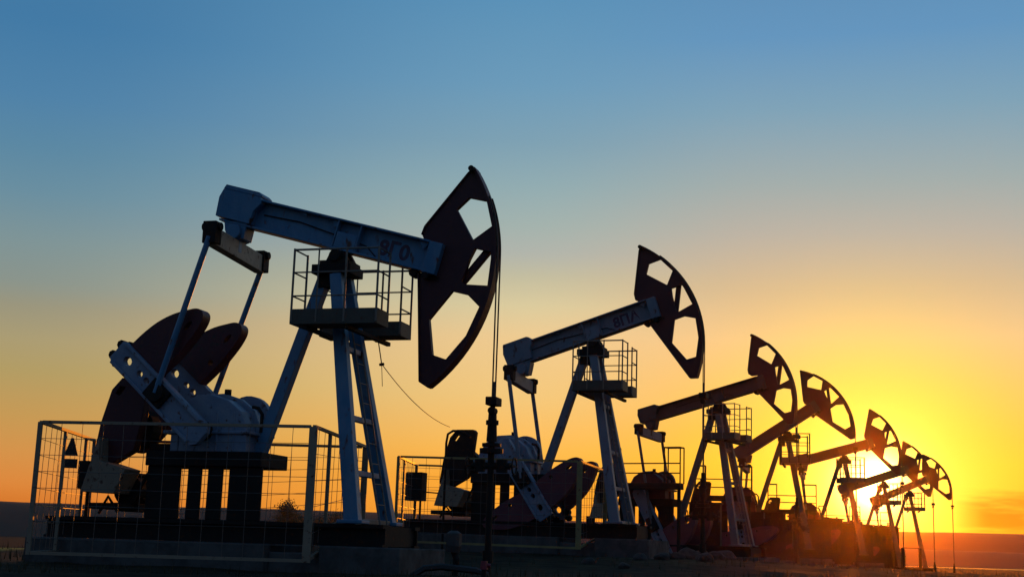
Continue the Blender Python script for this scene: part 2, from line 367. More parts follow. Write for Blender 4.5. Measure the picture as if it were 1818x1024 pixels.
        for x in (x0 + .02, x1 - .02):
            for yy in (yo, yi): b.tube([(x, yy, zf + .03), (x, yy, top)], r * 1.15, 6)
            for h in (.45, .83, 1.20): b.tube([(x, yo, zf + h), (x, yi, zf + h)], r * .8, 6)
        for h in (.45, .83, 1.20):
            b.tube([(x0 + .02, yo, zf + h), (x1 - .02, yo, zf + h)], r if h > 1 else r * .75, 6)
        xm = x0 + (x1 - x0) * .62; b.tube([(xm, yo, zf + .03), (xm, yo, top)], r * 1.1, 6)
        xm = x0 + (x1 - x0) * .30; b.tube([(xm, yo, zf + .03), (xm, yo, top)], r * .8, 6)
        P('guard_rail', b, 'grey' if rich else 'dark', pf, 0)
    b = MB()
    for x in (-.1, .6): b.bar((x, -.95, 3.80), (x, .95, 3.80), .08, .07, (1, 0, 0))
    P('platform_bracket', b, 'dark')
    # --- tail bearing, equaliser, pitman arms, cranks with weights
    tb = BX((xt + .42, 0, .17)); e0 = tb + Vector((-.05 - .1 * st, 0, -.49))
    b = MB(); b.prism([(tb.x - .22, tb.z), (tb.x + .22, tb.z), (tb.x + .2, tb.z - .12), (tb.x + .16, tb.z - .32), (tb.x - .12, tb.z - .32), (tb.x - .2, tb.z - .15)], -.16, .16)
    b.tube([(tb.x, -.24, tb.z - .2), (tb.x, .24, tb.z - .2)], .13, 14); b.box(e0.x - .09, e0.x + .09, -.12, .12, e0.z - .05, tb.z - .3)
    P('tail_bearing', b, cb)
    yE = .86; tw = twist; drop = .06
    na = Vector((e0.x - tw, -yE, e0.z + drop)); fa = Vector((e0.x + tw, yE, e0.z - drop))
    b = MB(); b.bar(na, fa, .18, .30, (1, 0, 0)); eq = P('equalizer', b, 'tan' if cb == 'blue' else 'slate')
    for p in (na, fa):
        b = MB(); b.box(p.x - .12, p.x + .12, p.y - .11, p.y + .11, p.z - .13, p.z + .24); b.tube([(p.x - .17, p.y, p.z + .16), (p.x + .17, p.y, p.z + .16)], .07, 10); P('end_block', b, 'dark', eq)
    P0 = P
    def P(name, mb, mat, parent=root, bevel=bv, lift=True, smooth=False, shift=True):
        if shift: mb.xform(lambda p: p + Vector((rear[0], 0, rear[1] if lift else 0)))
        return P0(name, mb, mat, parent, bevel, lift, smooth)
    ca = RAD(crank); u = Vector((cos(ca), 0, sin(ca))); nn = Vector((u.z, 0, -u.x)); sh = Vector((-2.01, 0, 2.19))
    for s, top in ((-1, na), (1, fa)):
        pin = sh + u * .86 * clen; q = Vector((pin.x, s * .94, pin.z))
        b = MB(); b.tube([(top.x - rear[0], s * .94, top.z - .02 - rear[1]), q], .05, 10); P('pitman_arm', b, cm if rich else 'grey', bevel=0)
        def C(p): return sh + u * p[0] * clen + nn * p[2] + Vector((0, p[1], 0))
        hole = lambda x, r, n=10: [(x + r * cos(2 * pi * i / n), r * .8 * sin(2 * pi * i / n)) for i in range(n)]
        ya, yb = sorted((s * .70, s * .84))
        b = MB(); b.prism([(-.24, -.12), (-.16, -.22), (1.90, -.22), (1.98, -.17), (1.98, .17), (1.90, .22), (-.16, .22), (-.24, .12)], ya, yb, [hole(1.68, .085), hole(1.36, .06), hole(1.18, .06)])
        b.box(-.1, 1.9, yb - .01 if s > 0 else ya - .05, yb + .05 if s > 0 else ya + .01, .16, .219); b.box(-.1, 1.9, yb - .01 if s > 0 else ya - .05, yb + .05 if s > 0 else ya + .01, -.219, -.16)
        ck = P('crank', b.xform(C), cc)
        b = MB(); b.tube([(.86, s * .66, 0), (.86, s * .98, 0)], .15, 12); b.box(.66, 1.06, min(s * .85, s * .92), max(s * .85, s * .92), -.17, .17); P('crank_pin', b.xform(C), 'dark', ck)
        b = MB(); b.tube([(1.86, s * .60, .17), (1.86, s * .80, .17)], .09, 8); b.tube([(1.86, s * .60, -.17), (1.86, s * .80, -.17)], .09, 8); b.tube([(2.0, s * .66, .1), (2.0, s * .8, .1)], .08, 8); b.tube([(2.0, s * .66, -.12), (2.0, s * .8, -.12)], .08, 8)
        P('weight_bolt', b.xform(C), 'dark', ck)
        for k in (1, -1):
            if k < 0 and not low_left[0 if s < 0 else 1]: continue
            ya, yb = sorted((s * .56, s * .82)); w = [(x, k * z) for x, z in WING]
            if k < 0: w = w[::-1]
            slot = [(1.27 + .06 * cos(a) * .6 , k * (1.12 + .10 * sin(a))) for a in [2 * pi * i / 10 for i in range(10)]]
            b = MB(); b.prism(w, ya, yb, [slot, [(1.22 + .05 * cos(2 * pi * i / 8), k * (.62 + .05 * sin(2 * pi * i / 8))) for i in range(8)]]); P('counterweight', b.xform(C), 'weight' if cb == 'blue' else 'maroon', ck, bv * 1.5)
    def P(name, mb, mat, parent=root, bevel=bv, lift=True, smooth=False):
        mb.xform(lambda p: p + Vector((rear[0], 0, 0))); return P0(name, mb, mat, parent, bevel, lift, smooth)
    gcol = gcol or 'pale'; cover = lambda p: p + Vector((osh[0], 0, osh[1]))
    # --- gearbox on its pedestal, brake drum, belt guard and motor
    gs = lambda p: p + Vector((gshift, 0, 0))
    b = MB(); pr = [(-2.62, 1.86), (-2.62, 2.32), (-2.45, 2.62), (-2.2, 2.78), (-1.95, 2.80), (-1.62, 2.70), (-1.38, 2.52), (-1.26, 2.25), (-1.24, 1.86)]
    b.prism(pr, -.42, .42); b.prism([(x * 1.0 + (-.06 if x < -2 else .06), z + (.05 if z > 1.9 else 0)) for x, z in pr], -.06, .06)
    b.box(-2.75, -1.16, -.46, .46, 2.14, 2.20)
    for x in (-2.5, -2.2, -1.8, -1.5): b.box(x, x + .04, -.44, .44, 1.862, 2.5)
    gb = P('gearbox', b.xform(gs), gcol, bevel=bv * 2)
    b = MB(); b.tube([(sh.x, -.72, sh.z), (sh.x, .72, sh.z)], .16, 16); P('output_shaft', b, 'dark', gb)
    b = MB(); b.tube([(-1.33, -.1, 2.62), (-1.22, -.1, 2.60), (-1.15, -.1, 2.5), (-1.15, -.1, 2.2)], .03, 8); P('breather_pipe', b.xform(gs), 'dark', gb, 0)
    b = MB(); b.tube([(-1.85, 0, 2.8), (-1.85, 0, 2.92)], .06, 10); P('filler_cap', b.xform(gs), 'dark', gb, 0)
    b = MB(); b.tube([(-1.7, .46, 2.45), (-1.7, .62, 2.45)], .42, 28); P('brake_drum', b.xform(gs), gcol, gb, bv)
    b = MB(); b.box(-3.0, -.92, -.5, .5, 1.62, 1.858); b.box(-2.98, -2.38, -.44, -.38, .77, 1.618)
    for x0, x1 in ((-2.24, -2.0), (-1.88, -1.62), (-1.50, -.92)): b.box(x0, x1, -.44, -.38, .77, 1.618)
    if Z: b.v = [(x, y, z if z > 1.3 else z - Z) for x, y, z in b.v]
    ped = P('gearbox_pedestal', b, 'dark')
    b = MB(); b.prism([(-3.56, 3.06), (-3.74, 2.86), (-3.90, 2.30), (-3.98, 1.75), (-3.92, 1.62), (-3.62, 1.64), (-3.24, 1.86), (-3.14, 2.3), (-3.06, 3.0), (-3.12, 3.06)], -.50, -.30, [[(-3.66, 2.80), (-3.58, 2.92), (-3.48, 2.90), (-3.58, 2.76)]])
    P('belt_guard', b.xform(cover), 'wine' if rich and cb == 'blue' else 'dark')
    b = MB(); b.tube([(-3.42, -.2, 2.25), (-3.42, .1, 2.25)], .34, 20); b.box(-3.12, -2.6, -.2, .1, 1.87, 2.0); P('pulley', b.xform(cover), 'dark')
    b = MB(); b.tube([(-3.42, -.28, 1.22), (-3.42, .42, 1.22)], .26, 18)
    for i in range(12):
        a = i * pi / 6; b.bar((-3.42 + .27 * cos(a), -.2, 1.22 + .27 * sin(a)), (-3.42 + .27 * cos(a), .36, 1.22 + .27 * sin(a)), .02, .05, (cos(a + pi / 2), 0, sin(a + pi / 2)))
    b.box(-3.62, -3.22, -.2, .35, .87, 1.0); mo = P('electric_motor', b, 'dark', lift=False)
    b = MB(); b.prism([(-3.69, 1.67), (-3.18, 1.54), (-3.37, 1.14), (-3.99, 1.16), (-3.86, 1.60), (-3.72, 2.06)], -.78, -.30); P('motor_cover', b.xform(cover), 'frame')
    b = MB(); b.box(jb[0], jb[1], -.5, -.15, 1.22, 1.68 + (jb[1] - jb[0] > .3) * .25); b.tube([(jb[1] - .1, -.3, 1.22), (jb[1] - .1, -.3, .76)], .03, 8); b.tube([(jb[1] - .05, -.3, 1.45), (-3.9, -.3, 1.42), (-3.7, -.2, 1.3)], .02, 6); P('junction_box', b, 'dark', lift=False)
    b = MB(); b.bar((-4.0, 0, .95), (-3.3, -.2, .95), .7, .1, (0, 1, 0)); b.bar((-3.35, .3, 1.5), (-3.05, .3, 1.0), .05, .05); b.bar((-2.95, -.35, 1.6), (-3.25, -.35, 1.05), .05, .05); b.tube([(-3.75, -.55, .82), (-3.6, -.55, 1.1), (-3.4, -.55, .85)], .03, 6); P('motor_slide', b, 'dark', lift=False)
    P = P0
    # --- skid
    b = MB()
    for s in (-1, 1): b.box(-4.55, 1.35 + Z * .18, s * .72 - .12, s * .72 + .12, .42, .46); b.box(-4.55, 1.35 + Z * .18, s * .72 - .12, s * .72 + .12, .70, .757); b.box(-4.55, 1.35 + Z * .18, s * .72 - .02, s * .72 + .02, .46, .70)
    for x in (-4.5, -3.2, -2.2, -1.0, .3, 1.2): b.box(x - .1, x + .1, -.70, .70, .43, .74)
    b.box(-4.4, -.6, -.58, .58, .741, .768)
    P('skid', b, 'dark', lift=False, bevel=0)
    if gear_platform:
        b = MB(); x0, x1, y0, y1, z0 = -3.65, -1.35 + gear_platform[0], -1.35, -1.02, 2.14 + gear_platform[1]
        b.box(x0, x1, y0, y1, z0, z0 + .22)
        for x in (x0 + .1, x1 - .1): b.bar((x, -1.2, z0), (x, -1.2, .5 - Z), .1, .1)
        gp = P('gearbox_platform', b, 'dark'); b = MB(); r = .024
        for x in (x0, x0 + .42, x1 - .58, x1):
            for y in (y0, y1): b.tube([(x, y, z0 + .2), (x, y, z0 + 1.42)], r, 6)
            b.tube([(x, y0, z0 + 1.42), (x, y1, z0 + 1.42)], r, 6)
        for h in (.55, .88): b.tube([(x0, y0, z0 + h), (x1, y0, z0 + h)], r * .9, 6)
        for xa, xb in ((x0, x0 + .42), (x1 - .58, x1)):
            for y in (y0, y1): b.tube([(xa, y, z0 + 1.42), (xb, y, z0 + 1.42)], r, 6)
        P('guard_rail', b, 'dark', gp, 0)
    # --- concrete under the skid: a thing of its own
    return root, tx.x

def foundation(loc, yaw, label, mx=0.):
    b = MB(); d = -.25
    b.box(-4.75, -.5, -1.05, 1.05, d, .415); b.box(.42, 1.72 + mx * .2, -1.08, 1.08, d, .418)
    b.box(-.498, .418, -.9, .9, d, .30)
    o = b.build('concrete_foundation', M['concrete'], None, .02); o.location = (loc[0], loc[1], loc[2] - mx); o.rotation_euler = (0, 0, -RAD(yaw))
    for x in (1.28,): pass
    return tag(o, label, 'foundation', 'concrete pump foundations')

def wellhead(loc, yaw, x, top, label, rich=True):
    """loc: pump origin; x: local offset of the rod"""
    a = -RAD(yaw); px, py = loc[0] + x * cos(a), loc[1] + x * sin(a); gz = ground_z(px, py)
    w = empty('wellhead', (px, py, gz), a, label, 'wellhead', 'wellheads under the pump heads'); H = top - gz
    b = MB(); b.tube([(0, 0, -.2), (0, 0, H - .62)], .052, 12); b.tube([(0, 0, .2), (0, 0, .38)], .085, 12); b.build('casing', M['dark'], w)
    b = MB(); b.tube([(0, 0, H - .62), (0, 0, H - .12)], [.085, .062], 12); b.tube([(0, 0, H - .12), (0, 0, H + .02)], .04, 10); b.tube([(0, 0, H - .36), (0, 0, H - .29)], .10, 12)
    b.build('stuffing_box', M['dark'], w)
    if not rich: return w
    b = MB(); b.tube([(0, 0, H - .80), (0, 0, H - .73)], .185, 16); b.tube([(0, 0, H - .70), (0, 0, H - .65)], .15, 16); b.build('flange', M['dark'], w)
    b = MB(); b.tube([(-.30, 0, H - 1.0), (.32, 0, H - 1.0)], .055, 10); b.tube([(.18, 0, H - 1.1), (.18, 0, H - .9)], .09, 10); b.tube([(-.18, 0, H - 1.09), (-.18, 0, H - .9)], .085, 10); b.build('tee_pipe', M['dark'], w)
    if rich:
        for s in (-1, 1):
            b = MB(); n = 14; b.tube([(s * .38 , .13 * cos(2 * pi * i / n), H - 1.0 + .13 * sin(2 * pi * i / n)) for i in range(n + 1)], .014, 6, False); b.bar((s * .38, -.13, H - 1.0), (s * .38, .13, H - 1.0), .02, .02, (1, 0, 0)); b.tube([(s * .3, 0, H - 1.0), (s * .39, 0, H - 1.0)], .02, 6)
            b.build('valve_wheel', M['dark'], w)
    return w

ROW = [ # O, yaw, tilt, aT, aB, mx, ee, tl, crank
    ((-2.905, 22.013, -.45), 16., -14.8, .817, -.657, 0., 0., 1., 139),
    ((2.07, 33.35, -.03), 19.1, 17.9, .82, -.63, .06, .07, .95, -56),
    ((7.30, 46.83, .03), 30., 14.4, .85, -.50, .45, .06, 1.24, -62),
    ((11.61, 56.33, -.03), 14., 33.4, .78, -.63, .35, -.05, .95, -80),
    ((16.66, 67.18, -.12), 12., 15.9, .81, -.56, .37, -.19, 1.0, -70),
    ((22.05, 79.66, -.61), 14., 18.7, .81, -.59, .45, -.12, 1.08, -75),
    ((27.27, 92.2, -.45), 14., 24.1, .81, -.58, .66, -.11, 1.09, -80)]
LAB = ['largest pump jack, nearest at left, blue beam with painted number and tail raised high',
       'second nearest pump jack, slate grey beam tilted up, horse head against open sky mid photo',
       'third pump jack from the left, long dark beam crossed by a hanging rod',
       'steepest tilted pump jack, its beam crossing under the head of the third one',
       'fifth pump jack in the row, its head rising just above the bright sun',
       'sixth pump jack, its beam crossing the glare of the sun disc',
       'farthest and smallest pump jack at the right end of the row']
for i, (O, yaw, tilt, aT, aB, mx, ee, tl, ck) in enumerate(ROW):
    kw = {}
    if i == 0: kw = dict(colors=('blue', 'blue', 'pale'), number='8Г0', low_left=(False, True), twist=.02, rodz=2.72)
    elif i == 1: kw = dict(colors=('slate', 'slate', 'pale'), number='8ПА', low_left=(True, True), plat=.86, twist=.0, rear=(.05, .25), clen=1., gshift=-.22, osh=(.15, -.12), jb=(-4.75, -4.3))
    else: kw = dict(colors=('iron', 'ash' if i == 2 else 'iron', 'slate'), low_left=(True, True), gear_platform=((.5, 0) if i == 2 else (0, .1)), rear=((-.55, -.25) if i == 2 else (0, 0)), clen=1.25 if i == 2 else 1., gcol='wine', twist=.05, plat=.8, rich=(i == 2))
    root, rx = pump(O, yaw, tilt, ck, LAB[i], aT=aT, aB=aB, mx=mx, ee=ee, tl=tl, **kw)
    foundation(O, yaw, 'pale concrete blocks under the ' + ['nearest pump jack at left', 'second pump jack', 'third pump jack', 'steeply tilted fourth pump jack', 'fifth pump jack', 'sixth pump jack', 'farthest pump jack'][i], mx)
    wellhead(O, yaw, rx, (2.72 - .45 if i == 0 else O[2] + 1.95 if i < 3 else O[2] - mx + 1.1), 'dark wellhead pipe under the head of the ' + ['nearest pump jack, before the second fence', 'second pump jack', 'third pump jack', 'fourth pump jack', 'fifth pump jack', 'sixth pump jack', 'farthest pump jack'][i], i < 3)

# ------------------------------------------------------------------ fences
def fence(name, corners, z0, z1, label, post='grey', closed=False, zr=None, thick=None, grid=(.33, .26), mids=None, wr=.0045, group='mesh safety fences'):
    """mesh cage: corners (x, y, z0, z1); one mesh panel per run"""
    root = empty(name, (corners[0][0], corners[0][1], corners[0][2]), 0, label, 'fence', group); o = Vector(root.location)
    C = [(Vector((x, y, a)) - o, Vector((x, y, c)) - o) for x, y, a, c in corners]
    for i, (a, c) in enumerate(C):
        w = thick[i] if thick else .06
        b = MB(); b.bar(a, c, w, .06, (1, 0, 0)); b.build('post', M[post], root, .006)
    for i in range(len(C) - 1):
        (a, c), (a2, c2) = C[i], C[i + 1]; L = (a2 - a).length
        b = MB(); d = (a2 - a).normalized(); off = d * .04
        b.bar(c + off, c2 - off, .045, .055, (0, 0, 1)); b.build('rail', M[post], root); b = MB()
        b.bar(a + off + Vector((0, 0, .03)), a2 - off + Vector((0, 0, .03)), .05, .055, (0, 0, 1)); b.build('rail', M[post], root)
        b = MB(); n = max(1, round(L / grid[0])); H = (c - a).length; m = max(1, round(H / grid[1]))
        for k in range(1, n):
            t = k / n; j = Vector((random.uniform(-.012, .012), 0, 0)); b.tube([a + (a2 - a) * t + j, c + (c2 - c) * t - j], wr, 5, False)
        for k in range(1, m):
            t = k / m; j = Vector((0, 0, random.uniform(-.01, .01))); b.tube([a + (c - a) * t, (a + (c - a) * t + a2 + (c2 - a2) * t) / 2 - Vector((0, 0, .012)) + j, a2 + (c2 - a2) * t], wr, 5, False)
        b.build('wire_mesh', M['wire'], root)
        if mids and i in mids:
            for t in mids[i]:
                b = MB(); b.bar(a + (a2 - a) * t, c + (c2 - c) * t, .055, .05, tuple(d)); b.build('post', M[post], root)
    return root
f1 = fence('safety_fence', [(-2.47, 24.0, .38, 1.70), (-2.93, 20.5, -.29, 1.73), (-7.06, 20.5, -.30, 1.67), (-7.28, 24.0, -.28, 1.66), (-2.47 - .05, 24.02, .38, 1.70)], 0, 0,
      'grey framed mesh fence around the cranks of the nearest pump jack', 'frame', mids={0: [.72], 2: [.43, .83]}, thick=[.06, .125, .065, .06, .05])
f2 = fence('safety_fence', [(2.58, 35.0, .45, 2.05), (1.70, 31.5, .05, 2.05), (-2.50, 31.5, .08, 2.03), (-2.30, 35.0, .1, 2.05), (2.53, 35.02, .45, 2.05)], 0, 0,
      'yellow framed mesh fence around the cranks of the second pump jack', 'yellow', mids={2: [.3]}, thick=[.06, .13, .07, .07, .05])
fence('safety_fence', [(21.2, 73.2, -1.0, .75), (22.1, 73.0, -1.0, .75)], 0, 0, 'short dark barrier of two posts beside the mast foot of the sixth pump jack', 'dark', thick=[.12, .16], grid=(.9, .9), group=None)

# warning signs hung on the left run of the first fence
def hang(name, poly, x, y, z, label, mat, cat, t=.01, rot=RAD(90)):
    b = MB(); b.prism(poly, -t, t); r = b.build(name, M[mat]); r.location = (x, y, z); r.rotation_euler = (0, 0, rot); return tag(r, label, cat)
hang('warning_sign', [(-.11, 0), (.11, 0), (.02, .29), (-.02, .29)], -7.13, 22.3, 1.28, 'dark triangular warning sign hung on the left side of the nearest fence', 'black', 'sign', rot=RAD(8))
hang('notice_plate', [(-.11, 0), (.11, 0), (.11, .15), (-.11, .15)], -7.13, 22.3, 1.08, 'small dark rectangular plate just below the triangular warning sign', 'black', 'sign', rot=RAD(8))

# ------------------------------------------------------------------ small things
def rope(name, pts, r, mat, label, cat, sag=0, n=24):
    p, q = Vector(pts[0]), Vector(pts[-1]); L = []
    if sag:
        for i in range(n + 1):
            t = i / n; c = p.lerp(q, t); c.z -= sag * 4 * t * (1 - t); L.append(c - p)
    else: L = [Vector(a) - p for a in pts]
    b = MB(); b.tube(L, r, 6); o = b.build(name, M[mat]); o.location = p; return tag(o, label, cat)
PX1 = Vector((-2.905, 22.013, -.45)); A1 = -RAD(16)
def L1(x, y, z): return PX1 + Vector((x * cos(A1) - y * sin(A1), x * sin(A1) + y * cos(A1), z))
ins = L1(.55, .8, 3.45)
w = rope('power_cable', [ins, (-1.28, 30.0, 2.62)], .007, 'rope', 'thin slack cable from the near platform to the bent pipe by the second fence', 'cable', .16)
o = empty('cable_insulator', L1(.46, .8, 3.88), 0, 'small dark insulator string hanging under the far platform of the nearest pump', 'insulator')
b = MB(); q = ins - o.location; b.tube([(0, 0, 0), q], .010, 6); b.build('hanger_wire', M['rope'], o)
b = MB(); b.tube([q * .98, q * 1.06], .045, 10); b.tube([(0, 0, -.06), (0, 0, .0)], .05, 10); b.build('disc', M['dark'], o)
b = MB(); b.tube([q, q + Vector((.03, 0, -.38))], .006, 5); b.build('loose_end', M['rope'], o)
gz = ground_z(-1.45, 32.4)
rope('bent_pipe', [(-1.45, 32.4, gz - .1), (-1.45, 32.4, 2.45), (-1.42, 32.4, 2.66), (-1.3, 32.4, 2.74), (-1.15, 32.4, 2.74), (-1.0, 32.4, 2.68), (-.88, 32.4, 2.6)], .03, 'dark', 'thin pipe bent over at the top, standing inside the second fence', 'pipe')

# valve stub, pipe hoop and red valve near the first wellhead
v = empty('pipe_valve', (-.73, 20.6, ground_z(-.73, 20.6)), 0, 'pale grey valve on a short riser left of the nearest wellhead pipe', 'valve'); b = MB()
b.tube([(0, 0, -.2), (.03, 0, .25), (-.02, 0, .38)], .05, 10); b.build('riser', M['dark'], v)
b = MB(); b.tube([(-.03, 0, .34), (-.02, 0, .44)], [.10, .13], 12); b.tube([(-.02, 0, .44), (-.02, 0, .62)], .115, 12); b.tube([(-.02, 0, .62), (-.02, 0, .66)], [.115, .05], 12); b.build('body', M['iron'], v)
b = MB(); b.tube([(.03 + .02 * sin(i), .05 * cos(i), .05 + .06 * i) for i in range(7)], .03, 6); b.build('cable_wrap', M['dark'], v)
g = ground_z(-.85, 20.2)
rope('pipe_hoop', [(-1.35, 20.2, g - .3), (-1.30, 20.2, g + .0), (-1.15, 20.2, g + .10), (-.9, 20.2, g + .13), (-.65, 20.2, g + .11), (-.4, 20.2, g + .09), (-.25, 20.2, g + .05), (-.2, 20.2, g - .3)], .05, 'black', 'low dark pipe hoop rising out of the soil before the wellhead', 'pipe')
v = empty('hydrant_valve', (-.27, 19.6, ground_z(-.27, 19.6)), 0, 'small red valve at the foot of the nearest wellhead pipe', 'valve'); b = MB()
b.tube([(0, 0, -.1), (0, 0, .12)], .035, 10); b.build('stem', M['dark'], v)
b = MB(); b.tube([(0, 0, .12), (.0, 0, .24)], [.06, .045], 10); b.tube([(-.04, 0, .2), (.09, 0, .17)], .03, 8); b.build('body', M['red'], v)

# tree on the plain, seen through the first fence
def tree(x, y, h, label, seed):
    rnd = random.Random(seed); gz = ground_z(x, y); r = empty('tree', (x, y, gz), 0, label, 'tree'); b = MB(); tips = []
    b.tube([(0, 0, -.3), (.1, 0, h * .3), (0, .1, h * .6)], [h * .035, h * .025, h * .012], 8)
    for i in range(12):
        a = rnd.uniform(0, 2 * pi); z = h * rnd.uniform(.22, .55); L = h * rnd.uniform(.25, .45); e = rnd.uniform(.3, 1.1)
        t = Vector((cos(a) * L * cos(e), sin(a) * L * cos(e), z + L * sin(e))); b.tube([(0, 0, z), t * .5 + Vector((0, 0, z * .5)), t], [h * .013, h * .008, h * .003], 5); tips.append(t); tips.append(t * .6 + Vector((0, 0, z * .4)))
    b.build('trunk', M['bark'], r)
    b = MB(); vs = []; fs = []
    for t in tips:
        cr = h * rnd.uniform(.09, .17)
        for k in range(260):
            d = Vector((rnd.gauss(0, 1), rnd.gauss(0, 1), rnd.gauss(0, .8))) * cr * .62; c = t + d; s = h * rnd.uniform(.013, .028)
            u = Vector((rnd.gauss(0, 1), rnd.gauss(0, 1), rnd.gauss(0, 1))).normalized(); w = u.orthogonal().normalized()
            o = len(vs); vs += [c - u * s, c + w * s * .5, c + u * s, c - w * s * .5]; fs.append((o, o + 1, o + 2, o + 3))
    me = bpy.data.meshes.new('crown'); me.from_pydata([tuple(q) for q in vs], [], fs); me.materials.append(M['leaf']); o = bpy.data.objects.new('crown', me); COL.objects.link(o); o.parent = r
d = 230.
tree(d * sin(RAD(-8.85)), d * cos(RAD(-8.85)), 7.6, 'lone round tree on the plain, seen through the nearest fence', 3)
for k, (az, dd, hh) in enumerate(((-7.35, 240, 5.9), (-7.0, 244, 5.4))):
    tree(dd * sin(RAD(az)), dd * cos(RAD(az)), hh, ['low bush on the plain right of the lone round tree, left one of two', 'low bush on the plain right of the lone round tree, right one of two'][k], 11 + k)

# rubble and clods near the third pump jack and along the row
rocks = [(5.4, 40.2, .34), (5.9, 41.0, .3), (6.3, 40.6, .26), (5.0, 39.6, .22), (6.7, 41.6, .32), (5.7, 39.3, .2), (4.5, 38.6, .24), (3.9, 36.9, .18), (6.9, 42.3, .24), (4.2, 33.4, .2), (3.5, 30.6, .17), (4.6, 31.4, .2), (2.9, 29.4, .16), (1.7, 27.5, .14), (2.3, 26.4, .12)]
for k, (x, y, s) in enumerate(rocks):
    bm = bmesh.new(); bmesh.ops.create_icosphere(bm, subdivisions=3, radius=s)
    for v in bm.verts: v.co *= 1 + .35 * noise.noise(v.co * (1.6 / s) * .6 + Vector((k * 3.1, 0, 0))) + .12 * noise.noise(v.co * (5 / s) * .6 + Vector((k, 9, 0)))
    for v in bm.verts: v.co.z *= .7
    me = bpy.data.meshes.new('rock'); bm.to_mesh(me); bm.free(); me.materials.append(M['stone']); o = bpy.data.objects.new('rock', me); COL.objects.link(o)
    o.location = (x, y, ground_z(x, y) + s * .2); tag(o, 'rough dark lump of rubble lying on the soil around the second pump jack mast', 'rock', 'rubble lumps by the second and third pumps')

# control cabinets between the third and fourth pump
def cabinet(x, y, w, d, h, rz, label, mat='dark'):
    c = empty('control_cabinet', (x, y, ground_z(x, y)), rz, label, 'cabinet', 'control cabinets beside the pumps'); b = MB()
    b.box(-w / 2, w / 2, -d / 2, d / 2, .2, h); b.build('body', M[mat], c, .015)
    b = MB(); b.box(-w / 2 - .05, w / 2 + .05, -d / 2 - .08, d / 2 + .05, h + .002, h + .06); b.build('roof', M[mat], c)
    for s in (-1, 1):
        b = MB(); b.box(min(s * .02, s * (w / 2 - .03)), max(s * .02, s * (w / 2 - .03)), -d / 2 - .025, -d / 2 - .002, .25, h - .05); dr = b.build('door', M[mat], c, .006)
        b = MB(); b.box(s * .06 - .015, s * .06 + .015, -d / 2 - .05, -d / 2 - .026, h * .5, h * .5 + .16); b.build('handle', M['grey'], dr)
    b = MB(); b.box(-w / 2 + .05, w / 2 - .05, -d / 2 + .05, d / 2 - .05, -.2, .2); b.build('plinth', M['concrete'], c)
cabinet(7.55, 51.5, 1.15, .8, 2.25, RAD(-14), 'tall dark control cabinet behind the rear leg of the third pump jack')

# metal site cabins on skids behind the fourth to sixth pumps
def cabin(x0, x1, y, d, top, rz, label, pipes=(), door=.5):
    xc = (x0 + x1) / 2; gz = ground_z(xc, y); w = x1 - x0; H = top - gz
    c = empty('metal_cabin', (xc, y, gz), rz, label, 'cabin', 'metal cabins behind the row of pumps'); b = MB()
    b.box(-w / 2, w / 2, -d / 2, d / 2, .3, H - .1)
    n = int(w / .22)
    for i in range(n): xx = -w / 2 + (i + .5) * w / n; b.box(xx - .03, xx + .03, -d / 2 - .03, -d / 2 + .002, .32, H - .12)
    b.build('wall', M['dark'], c, .01)
    b = MB(); b.prism([(-w / 2 - .1, H - .098), (w / 2 + .1, H - .098), (w / 2 + .1, H - .05), (0, H), (-w / 2 - .1, H - .05)], -d / 2 - .15, d / 2 + .15); rf = b.build('roof', M['dark'], c)
    for px, ph in pipes: b = MB(); b.tube([(px, 0, H - .06), (px, 0, H + ph)], .045, 8); b.tube([(px, 0, H + ph), (px, 0, H + ph + .06)], [.09, .02], 8); b.build('vent_pipe', M['dark'], rf)
    xd = -w / 2 + w * door; b = MB(); b.box(xd - .4, xd + .4, -d / 2 - .07, -d / 2 - .034, .34, min(2.2, H - .2)); dr = b.build('door', M['dark'], c, .006)
    b = MB(); b.box(xd + .28, xd + .32, -d / 2 - .11, -d / 2 - .072, 1.1, 1.3); b.build('handle', M['dark'], dr)
    for s_ in (-1, 1): b = MB(); b.box(-w / 2 - .1, w / 2 + .1, s_ * d * .35 - .1, s_ * d * .35 + .1, -.2, .298); b.build('skid_beam', M['dark'], c)
cabin(10.4, 12.55, 61.5, 1.6, 2.10, RAD(-8), 'dark metal cabin behind the cranks of the steeply tilted fourth pump jack', ((-.6, .25),))
cabin(13.3, 15.0, 63.2, 1.4, 1.80, RAD(-10), 'low dark metal cabin between the fourth and fifth pump jacks', ((.5, .2),), .4)
cabin(15.6, 17.6, 71.8, 1.6, 2.15, RAD(-8), 'dark metal cabin behind the mast of the fifth pump jack', (), .6)
cabin(18.0, 20.3, 76.0, 1.6, 2.0, RAD(-8), 'dark metal cabin with one tall vent pipe, left of the sixth pump jack', ((.15, .9), (-.7, .3)), .3)
cabin(22.5, 24.6, 86.0, 1.6, 2.15, RAD(-8), 'farthest dark metal cabin, behind the mast of the sixth pump jack', ((.5, .2),), .5)

